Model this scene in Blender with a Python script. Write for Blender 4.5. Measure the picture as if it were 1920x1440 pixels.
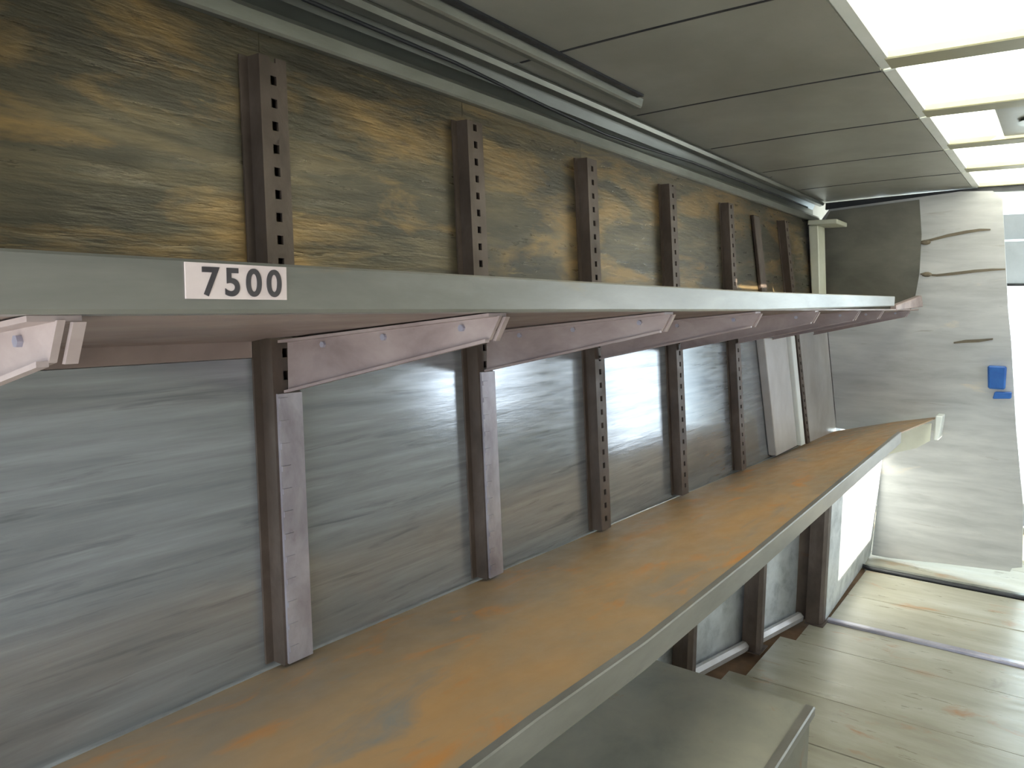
import bpy, bmesh, math, random
from mathutils import Vector, Matrix
random.seed(7)
scene = bpy.context.scene
for o in list(bpy.data.objects):
    bpy.data.objects.remove(o)

# ---------------------------------------------------------------- camera, sky, sun, exposure
S = 0.8            # drafting unit -> metres
ZF = -1.95         # floor height in drafting units (camera is the drafting origin)
def C(p): return Vector((p[0]*S, p[1]*S, (p[2]-ZF)*S))

cam_d = bpy.data.cameras.new('camera'); cam = bpy.data.objects.new('camera', cam_d)
scene.collection.objects.link(cam); scene.camera = cam
cam_d.sensor_width = 36.0; cam_d.lens = 36.0*1446.175/1920.0; cam_d.clip_start = 0.02
fw = Vector((0.80939, 0.57799, -0.10400)); rt = Vector((0.58212, -0.81301, 0.01199)); up = Vector((0.07762, 0.07025, 0.99451))
m = Matrix((rt, up, -fw)).transposed().to_4x4(); m.translation = C((0, 0, 0)); cam.matrix_world = m

world = bpy.data.worlds.new('sky'); scene.world = world; world.use_nodes = True
bg = world.node_tree.nodes['Background']; bg.inputs['Color'].default_value = (0.80, 0.90, 1.0, 1); bg.inputs['Strength'].default_value = 1.5
sun_d = bpy.data.lights.new('sun', 'SUN'); sun = bpy.data.objects.new('sun', sun_d); scene.collection.objects.link(sun)
sun_d.energy = 6.5; sun_d.angle = math.radians(0.6); sun_d.color = (1.0, 0.93, 0.80)
sdir = Vector((0.30, 1.0, -0.60)).normalized()
sun.rotation_euler = sdir.to_track_quat('-Z', 'Y').to_euler(); sun.location = (3, -6, 8)
vs = scene.view_settings
vs.view_transform = 'Standard'; vs.look = 'None'; vs.gamma = 1.0; vs.use_curve_mapping = False; vs.exposure = 2.15

# ---------------------------------------------------------------- materials
def srgb(c):
    f = lambda v: (v/255/12.92) if v/255 <= 0.04045 else ((v/255+0.055)/1.055)**2.4
    return (f(c[0]), f(c[1]), f(c[2]), 1)
def mat(name, cols, scale=(3, 3, 3), rough=0.5, metal=0.0, bump=0.1, detail=6, spots=None, rvar=0.12, lo=0.32, hi=0.68, bscale=None, soft=0.10):
    """noise-mixed colours; spots = (colour, scale, threshold) of a second worn layer"""
    m = bpy.data.materials.new(name); m.use_nodes = True; nt = m.node_tree; N = nt.nodes; L = nt.links
    b = N['Principled BSDF']; b.inputs['Metallic'].default_value = metal
    geo = N.new('ShaderNodeNewGeometry')
    def noise(sc, det, dist=0.0):
        mp = N.new('ShaderNodeMapping'); L.new(geo.outputs['Position'], mp.inputs['Vector']); mp.inputs['Scale'].default_value = sc
        n = N.new('ShaderNodeTexNoise'); n.inputs['Scale'].default_value = 1.0; n.inputs['Detail'].default_value = det
        n.inputs['Roughness'].default_value = 0.62; n.inputs['Distortion'].default_value = dist
        L.new(mp.outputs[0], n.inputs['Vector']); return n
    n1 = noise(scale, detail, 0.3)
    cr = N.new('ShaderNodeValToRGB'); L.new(n1.outputs['Fac'], cr.inputs['Fac'])
    e = cr.color_ramp.elements
    k = len(cols)
    while len(e) < k: e.new(0.5)
    for i, c in enumerate(cols):
        e[i].position = lo + (hi-lo)*i/(k-1); e[i].color = srgb(c)
    col = cr.outputs['Color']
    if spots:
        for sc, ssc, th in spots:
            n2 = noise(ssc, 8, 0.5)
            r2 = N.new('ShaderNodeValToRGB'); L.new(n2.outputs['Fac'], r2.inputs['Fac'])
            r2.color_ramp.elements[0].position = th; r2.color_ramp.elements[0].color = (0, 0, 0, 1)
            r2.color_ramp.elements[1].position = th+soft; r2.color_ramp.elements[1].color = (1, 1, 1, 1)
            mx = N.new('ShaderNodeMix'); mx.data_type = 'RGBA'
            L.new(r2.outputs['Color'], mx.inputs['Factor']); L.new(col, mx.inputs[6]); mx.inputs[7].default_value = srgb(sc)
            col = mx.outputs[2]
    L.new(col, b.inputs['Base Color'])
    n3 = noise(bscale or tuple(s*2.3 for s in scale), 5)
    mr = N.new('ShaderNodeMapRange'); L.new(n3.outputs['Fac'], mr.inputs['Value'])
    mr.inputs['From Min'].default_value = 0.25; mr.inputs['From Max'].default_value = 0.75
    mr.inputs['To Min'].default_value = max(0.03, rough-rvar); mr.inputs['To Max'].default_value = min(1, rough+rvar)
    L.new(mr.outputs[0], b.inputs['Roughness'])
    if bump:
        bp = N.new('ShaderNodeBump'); bp.inputs['Strength'].default_value = bump; bp.inputs['Distance'].default_value = 0.01
        L.new(n3.outputs['Fac'], bp.inputs['Height']); L.new(bp.outputs[0], b.inputs['Normal'])
    return m

M = {}
M['wall_low'] = mat('scuffed aluminium sheet', [(144, 149, 153), (160, 165, 169), (176, 181, 185)], (2.2, 16, 42), 0.18, 0.62, 0.04, spots=[((112, 114, 117), (3.0, 14, 48), 0.57), ((186, 190, 194), (2.0, 10, 60), 0.60), ((136, 138, 141), (1.2, 6, 6), 0.54)], bscale=(8, 40, 80), rvar=0.06, soft=0.2)
M['wall_up'] = mat('brown wall sheet with painted highlights', [(64, 61, 52), (80, 75, 61), (108, 97, 74)], (2.6, 12, 18), 0.34, 0.5, 0.2, spots=[((140, 115, 74), (2.2, 7, 9), 0.49), ((50, 48, 44), (4, 12, 34), 0.60), ((178, 152, 104), (5, 12, 40), 0.65)], soft=0.16, bscale=(10, 40, 70))  # golden spots put reflected highlights into the brown sheet's colour
M['skirt'] = mat('mottled pale galvanised sheet', [(172, 180, 182), (204, 210, 212), (220, 226, 228)], (11, 11, 11), 0.42, 0.5, 0.1)
M['post'] = mat('rust brown slotted steel', [(76, 65, 57), (91, 79, 70), (108, 95, 86)], (9, 9, 5), 0.5, 0.35, 0.1, spots=[((98, 72, 54), (8, 8, 6), 0.64)])
M['post_low'] = mat('worn lavender grey steel', [(140, 132, 138), (168, 162, 168), (192, 190, 196)], (9, 9, 5), 0.40, 0.45, 0.1, spots=[((118, 100, 98), (10, 10, 6), 0.66)])
M['bracket'] = mat('dusty pink painted steel', [(140, 124, 122), (160, 144, 141), (174, 160, 156)], (5, 6, 9), 0.45, 0.2, 0.05, spots=[((124, 102, 96), (6, 8, 14), 0.66)])
M['lip'] = mat('dull galvanised lip', [(122, 122, 117), (137, 136, 130), (153, 152, 146)], (2, 8, 9), 0.34, 0.5, 0.0, spots=[((152, 136, 108), (3, 8, 12), 0.62), ((112, 116, 116), (3, 12, 16), 0.62)], rvar=0.03, soft=0.2)
M['deck_up'] = mat('brown shelf underside', [(118, 104, 99), (136, 120, 114), (150, 134, 126)], (3, 5, 5), 0.5, 0.15, 0.05)
M['deck'] = mat('rusted shelf deck', [(146, 132, 114), (166, 140, 107), (180, 142, 95)], (1.6, 3.2, 3), 0.5, 0.1, 0.08, spots=[((188, 134, 76), (5, 12, 9), 0.55), ((136, 132, 124), (2.6, 7, 5), 0.60)], soft=0.14, bscale=(14, 20, 20))
M['roof'] = mat('grey roof sheet', [(152, 153, 143), (165, 166, 157), (176, 178, 168)], (1.2, 1.6, 2), 0.38, 0.15, 0.02)
M['roof_rib'] = mat('olive roof rib', [(160, 158, 130), (174, 172, 146)], (3, 3, 3), 0.5, 0.0, 0.03)
M['curb'] = mat('white skylight curb', [(226, 232, 226), (240, 244, 240)], (5, 5, 5), 0.4, 0.0, 0.03)
M['rail'] = mat('aluminium cornice', [(116, 118, 110), (136, 138, 130), (152, 154, 146)], (2, 8, 8), 0.32, 0.6, 0.0, rvar=0.03)
M['cove'] = mat('dark cove sheet', [(88, 90, 84), (106, 110, 104)], (2, 8, 8), 0.32, 0.5, 0.0, rvar=0.03)
M['bulk'] = mat('scuffed bulkhead sheet', [(172, 174, 174), (188, 190, 190), (202, 203, 202)], (6, 2.2, 14), 0.42, 0.1, 0.08, spots=[((152, 147, 140), (8, 2.5, 22), 0.64), ((214, 206, 192), (5, 1.6, 9), 0.64)], bscale=(8, 6, 44))
M['bulk_dark'] = mat('dark grey bulkhead overlay', [(92, 92, 84), (108, 107, 98), (122, 120, 110)], (5, 3, 6), 0.5, 0.1, 0.04)
M['tear'] = mat('dark gouge', [(104, 96, 82), (128, 118, 100)], (9, 9, 9), 0.8, 0.0, 0.05)
M['plank'] = mat('worn floor plank', [(144, 140, 122), (160, 157, 140), (174, 173, 160)], (7, 1.5, 6), 0.34, 0.05, 0.05, spots=[((160, 122, 84), (8, 3.0, 8), 0.58), ((124, 116, 98), (5, 3, 6), 0.64)], soft=0.14, bscale=(26, 4, 10))
M['sub'] = mat('rust brown subfloor', [(96, 72, 50), (128, 98, 68)], (8, 8, 8), 0.8, 0.0, 0.1)
M['box'] = mat('dusty grey wheel box', [(128, 130, 122), (148, 147, 135), (160, 157, 142)], (3, 3, 3), 0.5, 0.1, 0.06, spots=[((158, 124, 88), (6, 6, 6), 0.66)])
M['strip'] = mat('lavender metal strip', [(150, 148, 164), (180, 178, 190)], (3, 9, 9), 0.3, 0.4, 0.0, rvar=0.02)
M['dark'] = mat('black rubber', [(30, 32, 36), (48, 50, 54)], (9, 9, 9), 0.5, 0.0, 0.05)  # also colours painted shade: bulkhead gap strip and conduit shadow
M['cream'] = mat('cream paint and painted sunlight', [(206, 208, 188), (224, 226, 208)], (5, 5, 5), 0.4, 0.0, 0.04)
M['label'] = mat('pinkish white label', [(204, 188, 186), (222, 208, 204)], (12, 12, 12), 0.5, 0.0, 0.0)
M['ink'] = mat('faded black ink', [(52, 48, 52), (70, 66, 68)], (30, 30, 30), 0.6, 0.0, 0.0)
M['blue'] = mat('blue plastic', [(30, 84, 160), (52, 110, 186)], (8, 8, 8), 0.4, 0.0, 0.0)
M['pale'] = mat('pale grey painted sheet', [(176, 172, 168), (200, 198, 196)], (4, 4, 3), 0.4, 0.2, 0.05)
M['cab'] = mat('light grey cab trim', [(170, 176, 182), (190, 196, 202)], (3, 3, 3), 0.5, 0.0, 0.04)
M['outer'] = mat('white painted body', [(214, 214, 208), (228, 228, 222)], (2, 2, 2), 0.5, 0.0, 0.02)
M['ground'] = mat('pale concrete yard', [(150, 148, 142), (178, 176, 170)], (1.2, 1.2, 1.2), 0.9, 0.0, 0.1)
# translucent fibreglass
fg = bpy.data.materials.new('translucent fibreglass'); fg.use_nodes = True; nt = fg.node_tree; nt.nodes.clear()
out = nt.nodes.new('ShaderNodeOutputMaterial'); tr = nt.nodes.new('ShaderNodeBsdfTranslucent'); df = nt.nodes.new('ShaderNodeBsdfDiffuse')
ns = nt.nodes.new('ShaderNodeTexNoise'); ns.inputs['Scale'].default_value = 3.0
rp = nt.nodes.new('ShaderNodeValToRGB'); rp.color_ramp.elements[0].color = (0.97, 0.95, 0.85, 1); rp.color_ramp.elements[1].color = (0.99, 0.97, 0.90, 1)
mxs = nt.nodes.new('ShaderNodeMixShader'); mxs.inputs[0].default_value = 0.16; df.inputs['Color'].default_value = (0.8, 0.8, 0.72, 1)
nt.links.new(ns.outputs['Fac'], rp.inputs['Fac']); nt.links.new(rp.outputs['Color'], tr.inputs['Color'])
nt.links.new(tr.outputs[0], mxs.inputs[1]); nt.links.new(df.outputs[0], mxs.inputs[2]); nt.links.new(mxs.outputs[0], out.inputs['Surface'])
M['fibre'] = fg
gl = bpy.data.materials.new('windscreen glass'); gl.use_nodes = True; nt = gl.node_tree; nt.nodes.clear()
out = nt.nodes.new('ShaderNodeOutputMaterial'); t1 = nt.nodes.new('ShaderNodeBsdfTransparent'); g1 = nt.nodes.new('ShaderNodeBsdfGlossy'); g1.inputs['Roughness'].default_value = 0.03
t1.inputs['Color'].default_value = (0.93, 0.97, 0.96, 1); mxs = nt.nodes.new('ShaderNodeMixShader'); mxs.inputs[0].default_value = 0.06
nt.links.new(t1.outputs[0], mxs.inputs[1]); nt.links.new(g1.outputs[0], mxs.inputs[2]); nt.links.new(mxs.outputs[0], out.inputs['Surface'])
M['glass'] = gl

# ---------------------------------------------------------------- mesh helpers (drafting units in, metres out)
class MB:
    def __init__(s): s.v = []; s.f = []
    def hexa(s, p):      # 8 corners: bottom loop 0-3, top loop 4-7
        b = len(s.v); s.v += [tuple(q) for q in p]
        for f in ((3, 2, 1, 0), (4, 5, 6, 7), (0, 1, 5, 4), (1, 2, 6, 5), (2, 3, 7, 6), (3, 0, 4, 7)): s.f.append(tuple(b+i for i in f))
        return s
    def box(s, x0, x1, y0, y1, z0, z1):
        return s.hexa([(x0, y0, z0), (x1, y0, z0), (x1, y1, z0), (x0, y1, z0), (x0, y0, z1), (x1, y0, z1), (x1, y1, z1), (x0, y1, z1)])
    def loft(s, rings, closed=True, caps=True):   # list of equal-length rings
        b = len(s.v); n = len(rings[0])
        for r in rings: s.v += [tuple(q) for q in r]
        for i in range(len(rings)-1):
            for j in range(n if closed else n-1):
                k = (j+1) % n
                s.f.append((b+i*n+j, b+(i+1)*n+j, b+(i+1)*n+k, b+i*n+k))
        if caps:
            s.f.append(tuple(b+j for j in range(n))); s.f.append(tuple(b+(len(rings)-1)*n+j for j in reversed(range(n))))
        return s
    def tube(s, pts, r, n=8):
        rings = []
        for i, p in enumerate(pts):
            p = Vector(p); a = Vector(pts[max(i-1, 0)]); c = Vector(pts[min(i+1, len(pts)-1)]); t = (c-a).normalized()
            u = t.cross(Vector((0, 0, 1))); u = u.normalized() if u.length > 1e-4 else Vector((1, 0, 0)); w = t.cross(u)
            rings.append([p+u*r*math.cos(2*math.pi*k/n)+w*r*math.sin(2*math.pi*k/n) for k in range(n)])
        return s.loft(rings)
    def poly(s, pts, off):   # polygon thickened by vector off
        o = Vector(off); return s.loft([[Vector(p) for p in pts], [Vector(p)+o for p in pts]])
    def build(s, name, material, parent=None, bevel=0.0, smooth=False):
        me = bpy.data.meshes.new(name)
        w = [C(p) for p in s.v]
        lo = Vector((min(p.x for p in w), min(p.y for p in w), min(p.z for p in w))); hi = Vector((max(p.x for p in w), max(p.y for p in w), max(p.z for p in w)))
        org = Vector(((lo.x+hi.x)/2, (lo.y+hi.y)/2, lo.z))
        me.from_pydata([p-org for p in w], [], s.f); me.update()
        bm = bmesh.new(); bm.from_mesh(me); bmesh.ops.recalc_face_normals(bm, faces=bm.faces)
        if bevel: bmesh.ops.bevel(bm, geom=list(bm.edges), offset=bevel*S, segments=1, affect='EDGES', clamp_overlap=True)
        bm.to_mesh(me); bm.free()
        if smooth:
            for p in me.polygons: p.use_smooth = True
        me.materials.append(material)
        o = bpy.data.objects.new(name, me); scene.collection.objects.link(o)
        place(o, org, parent); return o
def place(o, org, parent):
    o.location = org
    if parent is not None:
        o.parent = parent; base = Vector((0, 0, 0)); p = parent
        while p is not None: base += p.location; p = p.parent
        o.location = org-base
def tag(o, label, cat, group=None):
    o['label'] = label; o['category'] = cat
    if group: o['group'] = group
    return o
def thing(name, base, label, cat, group=None):
    o = bpy.data.objects.new(name, None); o.empty_display_size = 0.05; scene.collection.objects.link(o); o.location = C(base)
    return tag(o, label, cat, group)
def struct(o, label=None):
    o['kind'] = 'structure'
    if label: o['label'] = label
    return o
def lerp(a, b, t): return a+(b-a)*t
def pw(pts, x):          # piecewise linear
    if x <= pts[0][0]: return pts[0][1]
    for (a, fa), (b, fb) in zip(pts, pts[1:]):
        if x <= b: return lerp(fa, fb, (x-a)/(b-a))
    return pts[-1][1]
def wl(z): return 1.396+0.086*(z+0.84)        # inner face of the outward-leaning left wall
def bx(z): return 6.07-0.22*z if z > -3 else 6.7   # rear face of the raked bulkhead
XR = -0.9            # rear edge of the body
YR = -1.12           # right wall
ZC = 0.755           # roof at the eaves
def roofz(y): return ZC+0.035*(1-abs((y-0.2)/1.32)**2)

# ---------------------------------------------------------------- ground outside
struct(MB().box(-14, 22, -16, 16, ZF-1.0, ZF-0.92).build('ground', M['ground']), 'pale concrete yard outside the truck')

# ---------------------------------------------------------------- floor
floor = struct(MB().box(XR, 8.3, YR-0.05, 1.55, ZF-0.09, ZF-0.032).build('floor', M['sub']), 'rust brown subfloor carrying crosswise planks')
xs = [XR, -0.2, 0.5, 1.2, 1.9, 2.5, 2.98, 3.46, 3.92, 4.53, 4.915]
for i, (a, b) in enumerate(zip(xs, xs[1:])):
    left = 1.30 if b < 3.2 else [1.34, 1.25, 1.16, 1.10][(i-7) % 4]
    MB().box(a+0.0025, b-0.0025, YR, left, ZF-0.03, ZF-random.choice([0.0, 0.001, 0.002])).build('plank', M['plank'], floor, 0.0015)
MB().box(4.985, 5.50, YR, 1.083, ZF-0.03, ZF-0.003).build('plank', M['plank'], floor, 0.004)
MB().box(5.505, 6.10, YR, 1.083, ZF-0.03, ZF-0.001).build('plank', M['plank'], floor, 0.004)
MB().box(6.20, 8.25, YR, 1.45, ZF-0.03, ZF-0.012).build('plank', M['plank'], floor, 0.004)
MB().loft([[(4.918, y, ZF-0.03), (4.982, y, ZF-0.03), (4.978, y, ZF+0.010), (4.968, y, ZF+0.014), (4.932, y, ZF+0.014), (4.922, y, ZF+0.010)] for y in (YR, 1.08)]).build('floor_strip', M['strip'], floor)['label'] = 'raised lavender metal joint strip across the floor'
MB().loft([[(6.15, y, ZF-0.03), (6.195, y, ZF-0.03), (6.19, y, ZF+0.020), (6.16, y, ZF+0.016)] for y in (YR, 1.10)]).build('threshold_bar', M['rail'], floor)
MB().tube([(6.128, YR, ZF+0.006), (6.125, 0.4, ZF+0.006), (6.128, 1.05, ZF+0.006), (6.15, 1.12, ZF+0.01)], 0.017).build('rubber_seal', M['dark'], floor, smooth=True)

# ---------------------------------------------------------------- left wall
POSTX = [(0.372, 0.360), (1.130, 1.078), (1.850, 1.814), (2.548, 2.514), (3.270, 3.258), (4.008, 4.040), (4.99, 5.30), (6.02, 6.38)]   # (x at the top, x at the lower shelf)
wall = struct(MB().loft([[(XR, 1.55, ZF), (XR, 1.55, -0.86), (XR, wl(-0.86)+0.025, -0.86), (XR, wl(0.8)+0.025, 0.80), (XR, 1.75, 0.82), (XR, 1.75, ZF)],
                         [(8.3, 1.55, ZF), (8.3, 1.55, -0.86), (8.3, wl(-0.86)+0.025, -0.86), (8.3, wl(0.8)+0.025, 0.80), (8.3, 1.75, 0.82), (8.3, 1.75, ZF)]]).build('wall_left', M['outer']), 'left side wall of the cargo body clad in metal sheets')
bays = [XR]+[(a+b)/2 for a, b in POSTX]+[6.6]
def xat(i, z):
    if i == 0: return XR
    if i == len(POSTX)+1: return min(6.6, bx(z)-0.004)
    a, b = POSTX[i-1]; return lerp(b, a, (z+0.84)/1.4)
for i in range(len(POSTX)+1):
    for (z0, z1, mk) in ((-0.965, -0.128, 'wall_low'), (-0.122, 0.61, 'wall_up')):
        q = []
        for off in (0.0, 0.022):
            q += [[(xat(i, z)+0.0006, wl(z)+off, z), (xat(i+1, z)-0.0006, wl(z)+off, z)] for z in (z0, z1)]
        (a, b), (d, c), (a2, b2), (d2, c2) = q
        MB().hexa([a, b, b2, a2, d, c, c2, d2]).build('wall_panel', M['pale' if i == 7 and mk == 'wall_low' else mk], wall)
# lower skirt of the side wall, seen under the lower shelf
for k, (x0, y0, x1, y1) in enumerate([(1.0, 1.545, 3.62, 1.515), (3.63, 1.512, 4.27, 1.385), (4.28, 1.382, 4.84, 1.248)]):
    MB().hexa([(x0, y0, ZF), (x1, y1, ZF), (x1, y1+0.02, ZF), (x0, y0+0.02, ZF), (x0, y0, -0.93), (x1, y1, -0.93), (x1, y1+0.02, -0.93), (x0, y0+0.02, -0.93)]).build('skirt_panel', M['skirt'], wall, 0.003)
MB().hexa([(4.93, 1.09, ZF), (6.48, 1.125, ZF), (6.48, 1.145, ZF), (4.93, 1.11, ZF), (4.93, 1.09, -0.93), (6.25, 1.035, -0.93), (6.25, 1.055, -0.93), (4.93, 1.11, -0.93)]).build('skirt_panel', M['skirt'], wall, 0.003)
MB().hexa([(4.842, 1.25, ZF), (4.928, 1.10, ZF), (4.945, 1.11, ZF), (4.86, 1.26, ZF), (4.842, 1.25, -0.93), (4.928, 1.10, -0.93), (4.945, 1.11, -0.93), (4.86, 1.26, -0.93)]).build('skirt_return', M['post'], wall)
for (x0, y0, x1, y1) in [(1.0, 1.525, 3.62, 1.495), (3.62, 1.492, 4.84, 1.228)]:
    MB().loft([[(x, y+0.01, ZF), (x, y-0.025, ZF), (x, y-0.03, ZF+0.03), (x, y-0.012, ZF+0.05), (x, y+0.01, ZF+0.05)] for x, y in ((x0, y0), (x1, y1))]).build('base_rail', M['pale'], wall)

# cornice between wall and roof
def prof(name, pts, x0, x1, mk, kind=None, par=None):
    return MB().loft([[(x, y, z) for y, z in pts] for x in (x0, x1)]).build(name, M[mk], par)
XB = 5.90
struct(prof('trim_1', [(1.53, 0.598), (1.503, 0.600), (1.499, 0.606), (1.499, 0.636), (1.506, 0.648), (1.514, 0.648), (1.514, 0.640), (1.53, 0.640)], XR, XB, 'rail'), 'pale aluminium rail along the top of the left wall')
struct(prof('trim_2', [(1.545, 0.648), (1.55, 0.70), (1.53, 0.745), (1.545, 0.745), (1.565, 0.70), (1.56, 0.648)], XR, XB, 'cove'), 'dark concave cove sheet between wall rail and roof')
struct(prof('trim_3', [(1.528, 0.738), (1.502, 0.720), (1.478, 0.726), (1.470, 0.740), (1.480, 0.752), (1.528, 0.752)], XR, XB, 'rail'), 'bright rounded edge rail where the roof meets the cove')

# ---------------------------------------------------------------- ceiling
seams = [XR, -0.32, 0.47, 1.27, 2.07, 2.89, 3.685, 4.475, 5.26, 6.04]
SY0, SY1 = 0.56, -0.16           # skylight strip edges
ceil = struct(MB().loft([[(x, 1.75, 0.83), (x, SY0-0.01, 0.87), (x, SY0-0.01, 0.885), (x, 1.75, 0.845)] for x in (XR, 8.3)]).build('ceiling', M['outer']), 'sheet metal roof with a strip of skylights')
MB().loft([[(x, -1.35, 0.83), (x, SY1+0.01, 0.87), (x, SY1+0.01, 0.885), (x, -1.35, 0.845)] for x in (XR, 8.3)]).build('roof_skin', M['outer'], ceil)
MB().box(6.055, 6.075, SY1+0.005, SY0-0.005, 0.79, 0.872).build('roof_rib', M['outer'], ceil)
MB().box(6.03, 8.3, SY1+0.005, SY0-0.005, 0.872, 0.886).build('roof_skin', M['outer'], ceil)
for a, b in zip(seams, seams[1:]):
    for ys in ([1.46, 1.26, 1.03, 0.80, SY0], [SY1, -0.40, -0.63, -0.86, -1.10]):
        MB().loft([[(x, y, roofz(y)-0.0015) for y in ys]+[(x, y, roofz(y)+0.013) for y in reversed(ys)] for x in (b-0.0058, b+0.0058)]).build('seam_seal', M['dark'], ceil)
    for ys in ([1.50, 1.26, 1.03, 0.80, SY0], [SY1, -0.40, -0.63, -0.86, -1.10]):
        MB().loft([[(a+0.006, y, roofz(y)) for y in ys]+[(a+0.006, y, roofz(y)+0.014) for y in reversed(ys)],
                   [(b-0.006, y, roofz(y)) for y in ys]+[(b-0.006, y, roofz(y)+0.014) for y in reversed(ys)]]).build('roof_panel', M['roof'], ceil)
for i, (a, b) in enumerate(zip(seams, seams[1:])):
    # rib across the strip at the front of the bay
    if i < 3:
        MB().box(a+0.005, b-0.005, SY1+0.004, SY0-0.004, 0.79, 0.806).build('roof_panel', M['roof'], ceil); MB().box(a, b, SY1+0.005, SY0-0.005, 0.873, 0.885).build('roof_skin', M['outer'], ceil); continue
    MB().box(b-0.135, b-0.012, SY1, SY0-0.03, 0.786, 0.815).build('roof_rib', M['roof_rib'], ceil, 0.004)
    x0, x1 = a, b-0.137
    # curb along both sides of the light
    MB().hexa([(a+0.006, SY0-0.045, 0.79), (b-0.02, SY0-0.045, 0.79), (b-0.02, SY0-0.002, 0.786), (a+0.006, SY0-0.002, 0.786),
               (a+0.006, SY0-0.038, 0.8175), (b-0.02, SY0-0.038, 0.8175), (b-0.02, SY0-0.002, 0.8175), (a+0.006, SY0-0.002, 0.8175)]).build('skylight_curb', M['curb'], ceil, 0.004)
    MB().box(a+0.006, b-0.02, SY1+0.002, SY1+0.04, 0.786, 0.8175).build('skylight_curb', M['curb'], ceil, 0.004)
    y1 = SY1+0.0025 if i != 6 else 0.305
    MB().box(a+0.0005, b-0.0005, y1, SY0-0.0025, 0.818, 0.824).build('skylight_panel', M['fibre'], ceil)['label'] = 'glowing translucent fibreglass skylight panel'
# vent plate that closes part of one skylight bay
v = thing('roof_vent', (4.08, 0.07, 0.789), 'grey metal roof vent plate closing half of one skylight bay', 'vent')
MB().box(3.70, 4.33, -0.11, 0.295, 0.800, 0.812).build('plate', M['roof'], v, 0.004)
MB().loft([[(4.02+r*math.cos(t), 0.12+r*math.sin(t), z) for t in [k*math.pi/8 for k in range(16)]] for r, z in ((0.10, 0.798), (0.11, 0.789), (0.085, 0.789), (0.08, 0.798))], caps=False).build('collar', M['rail'], v)
MB().loft([[(4.02+0.082*math.cos(t), 0.12+0.082*math.sin(t), z) for t in [k*math.pi/8 for k in range(16)]] for z in (0.793, 0.799)]).build('lens', M['curb'], v)  # white disc drawn for the bright opening in the vent

# ---------------------------------------------------------------- right wall, rear frame, cab shell (out of the picture, they shape the light)
rw = struct(MB().box(XR, 4.40, YR-0.06, YR, ZF, 0.84).build('wall_right', M['pale']), 'pale right side wall of the cargo body')
WX0, WX1, WZ0, WZ1 = 4.50, 5.68, -0.44, 0.20  # opening added in the unseen right wall to bring in sun and bounce light
MB().box(4.40, 6.75, YR-0.06, YR, WZ1, 0.84).build('wall_panel', M['pale'], rw)
MB().box(4.40, 6.75, YR-0.06, YR, ZF, WZ0).build('wall_panel', M['pale'], rw)
MB().box(4.40, WX0, YR-0.06, YR, WZ0, WZ1).build('wall_panel', M['pale'], rw)
MB().box(WX1, 6.75, YR-0.06, YR, WZ0, WZ1).build('wall_panel', M['pale'], rw)
MB().box(8.2, 8.3, YR-0.06, YR, ZF, 0.84).build('wall_panel', M['pale'], rw)
MB().box(6.75, 8.2, YR-0.06, YR, 0.35, 0.84).build('wall_panel', M['pale'], rw)
wb = struct(MB().box(XR-0.06, XR, YR-0.06, -0.80, ZF, 0.84).build('wall_back', M['pale']), 'rear frame around the open back door')
MB().box(XR-0.06, XR, 1.45, 1.6, ZF, 0.84).build('door_post', M['pale'], wb)
MB().box(XR-0.06, XR, -0.80, 1.45, 0.45, 0.84).build('door_header', M['pale'], wb)

# ---------------------------------------------------------------- bulkhead
def bh(y, z): return (bx(z), y, z)
outl = [(wl(0.60)-0.004, 0.60), (1.44, 0.70), (0.62, 0.765), (0.44, 0.755), (0.385, 0.70), (0.36, 0.45), (0.315, 0.0), (0.285, -0.22), (0.225, -0.80), (0.155, -1.34), (0.150, -1.36), (0.13, -1.83),
        (0.19, -1.85), (0.20, -1.88), (0.62, -1.91), (0.98, ZF+0.004), (1.12, ZF+0.004), (1.065, -1.2), (1.09, -0.95), (wl(-0.86)-0.004, -0.93), (wl(-0.86)-0.004, -0.86)]
wf = struct(MB().poly([bh(y, z) for y, z in outl], (0.022, 0, 0)).build('wall_front', M['bulk']), 'scuffed grey bulkhead sheet with gouges at the front of the body')
def gouge(pts, w):
    ring = []
    up_ = [(y, z+w*(0.25+0.75*math.sin(math.pi*(i+0.5)/len(pts)))) for i, (y, z) in enumerate(pts)]
    dn = [(y, z-w*(0.25+0.75*math.sin(math.pi*(i+0.5)/len(pts)))) for i, (y, z) in enumerate(pts)]
    MB().poly([(bx(z)-0.006, y, z) for y, z in up_+dn[::-1]], (0.008, 0, 0)).build('gouge', M['tear'], wf)
gouge([(0.86, 0.45), (0.78, 0.462), (0.68, 0.487), (0.58, 0.505), (0.50, 0.515), (0.44, 0.515)], 0.010)
gouge([(0.84, 0.235), (0.74, 0.225), (0.64, 0.235), (0.52, 0.25), (0.42, 0.258), (0.345, 0.26)], 0.010)
gouge([(0.62, -0.235), (0.55, -0.222), (0.47, -0.215), (0.39, -0.20)], 0.011)
MB().poly([(bx(z)-0.012, y, z) for y, z in [(wl(0.55)-0.02, 0.57), (1.43, 0.685), (0.86, 0.728), (0.84, 0.50), (0.845, 0.24), (0.87, 0.06), (0.90, -0.04), (wl(-0.04)-0.02, -0.04)]], (0.011, 0, 0)).build('bulkhead_overlay', M['bulk_dark'], wf)['label'] = 'darker grey overlay beside the upper shelf'  # darker grey overlay on the upper left of the bulkhead
for y, z in ((0.815, 0.447), (0.80, 0.232)):
    MB().loft([[(bx(z)-d, y+r*1.5*math.cos(k*math.pi/5), z+r*0.8*math.sin(k*math.pi/5)) for k in range(10)] for d, r in ((0.002, 0.022), (0.014, 0.018), (0.02, 0.010))]).build('knob', M['tear'], wf)
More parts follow.
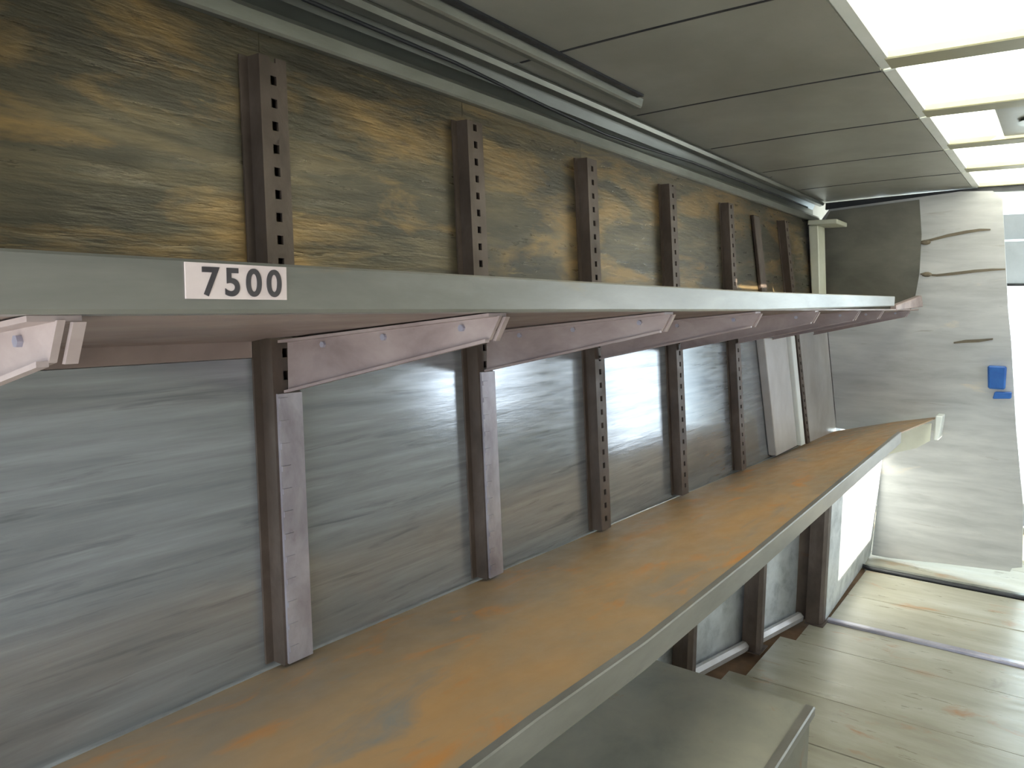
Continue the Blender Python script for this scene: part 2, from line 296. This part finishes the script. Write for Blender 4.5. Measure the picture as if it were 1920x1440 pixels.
struct(MB().loft([[(x, 1.47, 0.70), (x, 1.47, 0.748), (x, 0.62, 0.782), (x, 0.36, 0.786), (x, -0.9, 0.762), (x, -0.9, 0.73), (x, 0.36, 0.752), (x, 0.62, 0.762)] for x in (5.93, 5.97)]).build('trim_4', M['dark']), 'black strip painted for the dark gap between bulkhead and roof')  # dark strip stands in for the unlit gap above the bulkhead
struct(MB().hexa([(6.1, -1.1, ZF), (6.5, -1.1, ZF), (6.5, -0.60, ZF), (6.45, -0.60, ZF), (5.9, -1.1, 0.75), (5.95, -1.1, 0.75), (5.95, -0.60, 0.75), (5.9, -0.60, 0.75)]).build('wall_front.001', M['bulk']), 'bulkhead sheet on the right of the cab doorway')

# cab beyond the doorway
cw = struct(MB().box(8.24, 8.3, YR, 1.5, ZF, -1.40).build('wall_cab', M['cab']), 'cab front below the windscreen')
MB().box(8.24, 8.3, YR, 1.5, 0.62, 0.84).build('header', M['cab'], cw)
MB().box(8.24, 8.3, 1.30, 1.5, -1.40, 0.62).build('pillar', M['cab'], cw)
MB().box(8.24, 8.3, YR, -1.0, -1.40, 0.62).build('pillar', M['cab'], cw)
struct(MB().box(8.26, 8.27, -1.0, 1.30, -1.40, 0.62).build('window_1', M['glass']), 'large windscreen of the cab')
tag(MB().loft([[(7.75, y, -1.46), (8.235, y, -1.40), (8.235, y, -1.70), (7.82, y, -1.66)] for y in (YR+0.01, 1.3)]).build('dashboard', M['cab'], None, 0.01), 'light grey dashboard below the windscreen beyond the doorway', 'dashboard')
vz = thing('sun_visor', (8.1, 0.30, 0.29), 'grey sun visor hanging at the top of the windscreen', 'visor')
MB().hexa([(8.14, 0.0, 0.22), (8.16, 0.0, 0.22), (8.16, 0.75, 0.22), (8.14, 0.75, 0.22), (8.20, 0.0, 0.60), (8.22, 0.0, 0.60), (8.22, 0.75, 0.60), (8.20, 0.75, 0.60)]).build('flap', M['cab'], vz, 0.006)
MB().tube([(8.13, 0.0, 0.215), (8.13, 0.75, 0.215)], 0.012).build('edge_rod', M['dark'], vz)

# ---------------------------------------------------------------- slotted uprights
# lower shelf front and back heights along the truck
fz = [(0.0, -0.735), (1.0, -0.737), (1.54, -0.758), (2.2, -0.755), (4.85, -0.704), (6.2, -0.76)]
bz = [(0.0, -0.812), (1.1, -0.815), (1.85, -0.833), (2.57, -0.853), (3.33, -0.868), (5.27, -0.925), (6.2, -0.945)]
ZT, ZB = 0.535, -0.82
ords = ['eighth', 'seventh', 'sixth', 'fifth', 'fourth', 'third', 'second', 'first']
for i, (xt, xb) in enumerate(POSTX):
    zb = lerp(pw(fz, xb)-0.006, pw(bz, xb), 0.93)+0.004
    zt = ZT if i < 7 else -0.17
    def P(z, u, d):      # u along the wall, d out of the wall
        return (lerp(xb, xt, (z+0.84)/1.4)+u, wl(z)-d, z)
    lab = '%s slotted steel upright counted from the bulkhead, fixed to the left wall' % ords[i]
    t = thing('slotted_upright', P(zb, 0, 0.02), lab, 'upright', 'slotted uprights along the left wall')
    hw, dp, th = 0.036, 0.046, 0.006
    mb = MB()
    def bar(u0, u1, d0, d1, z0, z1):
        mb.hexa([P(z0, u0, d0), P(z0, u1, d0), P(z0, u1, d1), P(z0, u0, d1), P(z1, u0, d0), P(z1, u1, d0), P(z1, u1, d1), P(z1, u0, d1)])
    for sgn in (-1, 1):
        a, b = sorted((sgn*hw, sgn*(hw-th))); bar(a, b, 0.0005, dp, zb, zt)
        a, b = sorted((sgn*(hw-th), sgn*0.008)); bar(a, b, dp-th, dp, zb, zt)
    n = int((zt-zb)/0.05)
    for k in range(n+1):
        z = zb+k*0.05; bar(-0.008, 0.008, dp-th, dp, z, min(z+0.030, zt))
    mb.build('channel', M['post'], t)
    for sgn in (-1, 1):
        mb = MB(); a, b = sorted((sgn*hw, sgn*(hw+0.02))); bar(a, b, 0.0005, 0.006, zb, zt)
        mb.build('wall_flange', M['post'], t)
    if i < 3:
        mb = MB(); z1 = -0.205
        for z0_, z1_ in [(zb+0.004, z1)]:
            bar(-0.030, 0.030, dp+0.0005, dp+0.007, z0_, z1_)
            bar(0.030, 0.036, dp-0.02, dp+0.007, z0_, z1_)
        for k in range(int((z1-zb)/0.05)):
            z = zb+0.03+k*0.05
            bar(-0.028, -0.004, dp+0.007, dp+0.010, z, z+0.012)
        mb.build('cover_strip', M['post_low'], t)['label'] = 'lavender grey notched cover strip'

# body pillar between two uprights, pale corner post at the bulkhead
bp_ = thing('body_pillar', (4.75, 1.34, -0.89), 'wide pale sheet metal pillar between the second and third uprights', 'pillar')
def PP(z, u, d): return (lerp(4.80, 4.50, (z+0.9)/1.45)+u, wl(z)-d, z)
def hx(z0, z1, u0, u1, d0, d1, mk, nm, par):
    return MB().hexa([PP(z0, u0, d0), PP(z0, u1, d0), PP(z0, u1, d1), PP(z0, u0, d1), PP(z1, u0, d0), PP(z1, u1, d0), PP(z1, u1, d1), PP(z1, u0, d1)]).build(nm, M[mk], par, 0.004)
hx(-0.885, -0.18, -0.20, 0.24, 0.001, 0.05, 'pale', 'face', bp_)
hx(-0.885, -0.18, 0.25, 0.33, 0.001, 0.075, 'curb', 'edge_flange', bp_)
hx(0.0, 0.52, -0.06, 0.04, 0.001, 0.022, 'post', 'upper_face', bp_)
cp = thing('corner_post', (5.77, 1.46, 0.06), 'cream painted corner post standing on the upper shelf by the bulkhead', 'post')
MB().hexa([(5.66, 1.40, -0.03), (5.84, 1.40, -0.03), (5.84, 1.455, -0.03), (5.66, 1.455, -0.03), (5.60, 1.43, 0.56), (5.78, 1.43, 0.56), (5.78, 1.495, 0.56), (5.60, 1.495, 0.56)]).build('shaft', M['cream'], cp, 0.006)
MB().box(5.56, 5.86, 1.30, 1.49, 0.562, 0.592).build('cap_plate', M['cream'], cp, 0.004)
MB().hexa([(5.60, 1.20, -0.052), (5.90, 1.20, -0.052), (5.90, 1.45, -0.070), (5.60, 1.45, -0.070), (5.62, 1.20, -0.034), (5.88, 1.20, -0.034), (5.88, 1.45, -0.031), (5.62, 1.45, -0.031)]).build('foot', M['cream'], cp)

# ---------------------------------------------------------------- upper shelf
UX0, UX1, UXE = -0.35, 4.86, 5.80
us = thing('upper_shelf', (2.7, 1.1, -0.10), 'long upper sheet metal shelf with upright front lip and number label', 'shelf')
def upz(y): return lerp(-0.013, -0.088, (y-0.80)/(1.455-0.80))
MB().loft([[(x, 0.806, upz(0.806)), (x, 1.398, upz(1.398)), (x, 1.398, upz(1.398)+0.007), (x, 0.806, upz(0.806)+0.007)] for x in (UX0, 1.1, 2.54, 4.02, UXE)]).build('deck', M['deck_up'], us)['label'] = 'brown sloping shelf deck'
ut = [(0.3, 0.045), (2.5, 0.047), (4.86, 0.066)]; ub = [(0.3, -0.014), (2.5, -0.012), (4.86, 0.012)]
rings = []
for x in (UX0, 0.3, 1.4, 2.5, 3.7, UX1):
    t_, b_ = pw(ut, x), pw(ub, x)
    rings.append([(x, 0.800, b_+0.003), (x, 0.800, t_-0.003), (x, 0.803, t_), (x, 0.820, t_-0.001), (x, 0.820, t_-0.005), (x, 0.807, t_-0.005), (x, 0.807, b_+0.004), (x, 0.845, b_-0.001), (x, 0.845, b_-0.005), (x, 0.803, b_-0.002)])
MB().loft(rings).build('front_lip', M['lip'], us)
pxs = [lerp(b, a, 0.53) for a, b in POSTX[:7]]
for x0_, x1_ in zip([UX0-0.06]+pxs, pxs+[5.86]):
    prof('back_flange', [(1.456, -0.126), (1.450, -0.126), (1.450, -0.090), (1.396, -0.081), (1.396, -0.074), (1.456, -0.082)], x0_+0.06, x1_-0.06, 'deck_up', par=us)
for i, (xt, xb) in enumerate(POSTX):
    x = lerp(xb, xt, (-0.1+0.84)/1.4)
    if i == 6: x = 4.62
    if i == 7: x = 5.52
    lift = pw([(0.3, 0), (2.5, 0), (5.5, 0.012)], x)
    f = lambda pts: [(y, z+lift) for y, z in pts]
    web = f([(0.815, -0.022), (0.838, -0.066), (1.36, -0.190), (1.40, -0.200), (1.40, -0.092)])
    b = MB().poly([(x-0.004, y, z) for y, z in web], (0.008, 0, 0)).build('bracket', M['bracket'], us)
    MB().poly([(x-0.03, y, z) for y, z in f([(0.82, -0.0235), (1.40, -0.0925), (1.40, -0.0865), (0.82, -0.0175)])], (0.052, 0, 0)).build('top_flange', M['bracket'], b)
    MB().poly([(x-0.016, y, z) for y, z in f([(0.838, -0.070), (1.40, -0.204), (1.40, -0.198), (0.838, -0.064)])], (0.012, 0, 0)).build('bottom_flange', M['bracket'], b)
    MB().poly([(x+0.010, y, z) for y, z in f([(0.812, -0.024), (0.834, -0.068), (0.841, -0.068), (0.819, -0.024)])], (0.013, 0, 0)).build('end_flange', M['bracket'], b)
    for yy in (0.90, 1.10, 1.28):
        zz = -0.022-(yy-0.815)*0.1197+lift-0.014
        MB().loft([[(xx, yy+0.007*math.cos(k*math.pi/3), zz+0.007*math.sin(k*math.pi/3)) for k in range(6)] for xx in (x-0.010, x-0.004)]).build('bolt', M['strip'], b)
# bent end plate catching light at the front end of the shelf
MB().hexa([(4.95, 0.80, -0.016), (5.96, 0.80, 0.010), (5.96, 0.84, 0.010), (4.95, 0.84, -0.016), (4.95, 0.80, 0.016), (5.86, 0.80, 0.085), (5.86, 0.84, 0.085), (4.95, 0.84, 0.016)]).build('bent_end_plate', M['bracket'], us, 0.006)['label'] = 'bent pinkish end plate beyond the front lip'
# number label stuck on the lip
nl = thing('number_label', (0.559, 0.7975, 0.001), 'pinkish white label reading 7500 on the upper shelf lip', 'label')
MB().box(0.491, 0.628, 0.7975, 0.7998, 0.0008, 0.0415).build('backing', M['label'], nl)
cu = bpy.data.curves.new('digits', 'FONT'); cu.body = '7500'; cu.size = 0.045*S; cu.align_x = 'CENTER'; cu.offset = 0.0008; cu.extrude = 0.0004; cu.space_character = 1.30
to = bpy.data.objects.new('tmp', cu); scene.collection.objects.link(to); bpy.context.view_layer.update()
me = bpy.data.meshes.new_from_object(to.evaluated_get(bpy.context.evaluated_depsgraph_get())); bpy.data.objects.remove(to)
me.materials.clear(); me.materials.append(M['ink'])
dg = bpy.data.objects.new('digits', me); scene.collection.objects.link(dg)
dg.parent = nl; dg.location = C((0.565, 0.7970, 0.0055))-nl.location; dg.rotation_euler = (math.pi/2, 0, 0)

# ---------------------------------------------------------------- lower shelf
ls = thing('lower_shelf', (2.7, 1.1, -0.9), 'long rusted lower shelf with galvanised folded front lip', 'shelf')
lx = [-0.35, 0.4, 1.1, 1.54, 2.2, 3.0, 3.9, 4.85, 5.6, 6.18]
secs = [(-0.35, 0.0), ]
rings = []
for x in lx:
    yf = 0.727 if x < 4.9 else lerp(0.727, 0.69, (x-4.85)/1.3)
    a, b = pw(fz, x)-0.006, pw(bz, x)
    rings.append([(x, yf, a), (x, 0.95, lerp(a, b, 0.33)), (x, 1.18, lerp(a, b, 0.68)), (x, 1.382, b), (x, 1.382, b-0.008), (x, 1.18, lerp(a, b, 0.68)-0.008), (x, 0.95, lerp(a, b, 0.33)-0.008), (x, yf, a-0.008)])
MB().loft(rings).build('deck', M['deck'], ls)
def lip(x0, x1):
    r = []
    for x in [x0]+[v for v in lx if x0 < v < x1]+[x1]:
        t_ = pw(fz, x); b_ = t_-0.068
        r.append([(x, 0.720, b_+0.003), (x, 0.720, t_-0.003), (x, 0.723, t_), (x, 0.740, t_), (x, 0.740, t_-0.004), (x, 0.7265, t_-0.004), (x, 0.7265, b_+0.004), (x, 0.76, b_+0.002), (x, 0.76, b_-0.002), (x, 0.723, b_)])
    return MB().loft(r).build('front_lip', M['lip'], ls)
lip(-0.35, 4.85)
MB().hexa([(5.98, 0.655, -0.905), (6.16, 0.655, -0.905), (6.16, 0.685, -0.905), (5.98, 0.685, -0.905), (5.98, 0.640, -0.735), (6.14, 0.640, -0.735), (6.14, 0.685, -0.735), (5.98, 0.685, -0.735)]).build('front_lip', M['curb'], ls, 0.006)['label'] = 'short white front lip at the bulkhead end'
MB().poly([(5.93, y, z) for y, z in [(0.70, -0.785), (0.70, -0.905), (0.78, -0.965), (1.02, -1.055), (1.12, -1.06), (1.12, -0.885)]], (0.014, 0, 0)).build('end_web', M['cream'], ls)  # cream colour paints in the sunlight that misses this bracket
# short legs / uprights below the lower shelf
for nm, (x, y, h, w) in {'a': (3.60, 1.46, -0.88, 0.05), 'b': (4.27, 1.325, -0.93, 0.055), 'c': (4.885, 1.135, -0.86, 0.06)}.items():
    lab = {'a': 'short dark shelf leg beside the wheel box', 'b': 'brown shelf leg between two pale skirt panels', 'c': 'thick dark shelf leg at the end of the raised floor strip'}[nm]
    t = thing('shelf_leg', (x, y, ZF), lab, 'leg', 'legs under the lower shelf')
    MB().loft([[(x-w, y+0.05, z), (x-w, y-0.03, z), (x-w*0.3, y-0.045, z), (x+w*0.6, y-0.045, z), (x+w*0.8, y+0.05, z)] for z in (ZF+0.004, (ZF+h)/2, h)]).build('shaft', M['post'], t)
    MB().box(x-w-0.02, x+w+0.02, y-0.06, y+0.05, ZF-0.0, ZF+0.004).build('foot_plate', M['post'], t)

# ---------------------------------------------------------------- wheel box
wbx = thing('wheel_box', (2.2, 1.1, ZF), 'low dusty grey wheel housing box under the lower shelf', 'wheel box')
MB().box(0.9, 3.10, 0.722, 1.43, ZF+0.001, -1.61).build('body', M['box'], wbx, 0.008)
MB().box(0.88, 3.115, 0.716, 1.435, -1.6095, -1.60).build('lid', M['box'], wbx, 0.003)
MB().loft([[(x, 0.708, -1.632), (x, 0.708, -1.600), (x, 0.714, -1.596), (x, 0.745, -1.596), (x, 0.745, -1.5995), (x, 0.7155, -1.5995), (x, 0.7155, -1.632)] for x in (0.9, 3.112)]).build('edge_angle', M['lip'], wbx)['label'] = 'pale metal edge angle'

# ---------------------------------------------------------------- conduit, cable, blue handle
cd = thing('roof_conduit', (1.0, 1.35, 0.73), 'flat metal conduit running along the roof edge above the cove', 'conduit')
MB().loft([[(x, 1.385, 0.7635), (x, 1.380, 0.738), (x, 1.372, 0.732), (x, 1.352, 0.732), (x, 1.346, 0.738), (x, 1.340, 0.7655)] for x in (XR, 2.66, 2.70)]).build('channel', M['rail'], cd)
MB().box(XR, 2.64, 1.310, 1.336, 0.756, 0.764).build('shadow_strip', M['dark'], cd)  # dark strip painting the conduit's shadow along the roof
tag(MB().tube([(-0.5, 1.505, 0.712), (0.8, 1.505, 0.708), (1.8, 1.503, 0.697), (2.24, 1.500, 0.674), (2.68, 1.492, 0.652), (3.0, 1.492, 0.656), (3.2, 1.495, 0.664), (3.54, 1.50, 0.679), (4.27, 1.508, 0.684), (5.6, 1.508, 0.684)], 0.0055).build('sagging_cable', M['dark'], None, smooth=True), 'thin black cable sagging along the cove above the wall rail', 'cable')
bl = thing('door_latch', (6.14, 0.32, -0.58), 'blue plastic latch on the doorway edge of the bulkhead', 'latch')
MB().hexa([(bx(-.54)-0.05, 0.30, -0.54), (bx(-.54)-0.002, 0.30, -0.54), (bx(-.54)-0.002, 0.40, -0.54), (bx(-.54)-0.05, 0.40, -0.54), (bx(-.38)-0.05, 0.30, -0.38), (bx(-.38)-0.002, 0.30, -0.38), (bx(-.38)-0.002, 0.41, -0.38), (bx(-.38)-0.05, 0.41, -0.38)]).build('body', M['blue'], bl, 0.01)
MB().hexa([(bx(-.60)-0.04, 0.262, -0.60), (bx(-.60)-0.002, 0.262, -0.60), (bx(-.60)-0.002, 0.37, -0.61), (bx(-.60)-0.04, 0.37, -0.61), (bx(-.56)-0.04, 0.262, -0.555), (bx(-.56)-0.002, 0.262, -0.555), (bx(-.56)-0.002, 0.36, -0.56), (bx(-.56)-0.04, 0.36, -0.56)]).build('lever', M['blue'], bl, 0.006)
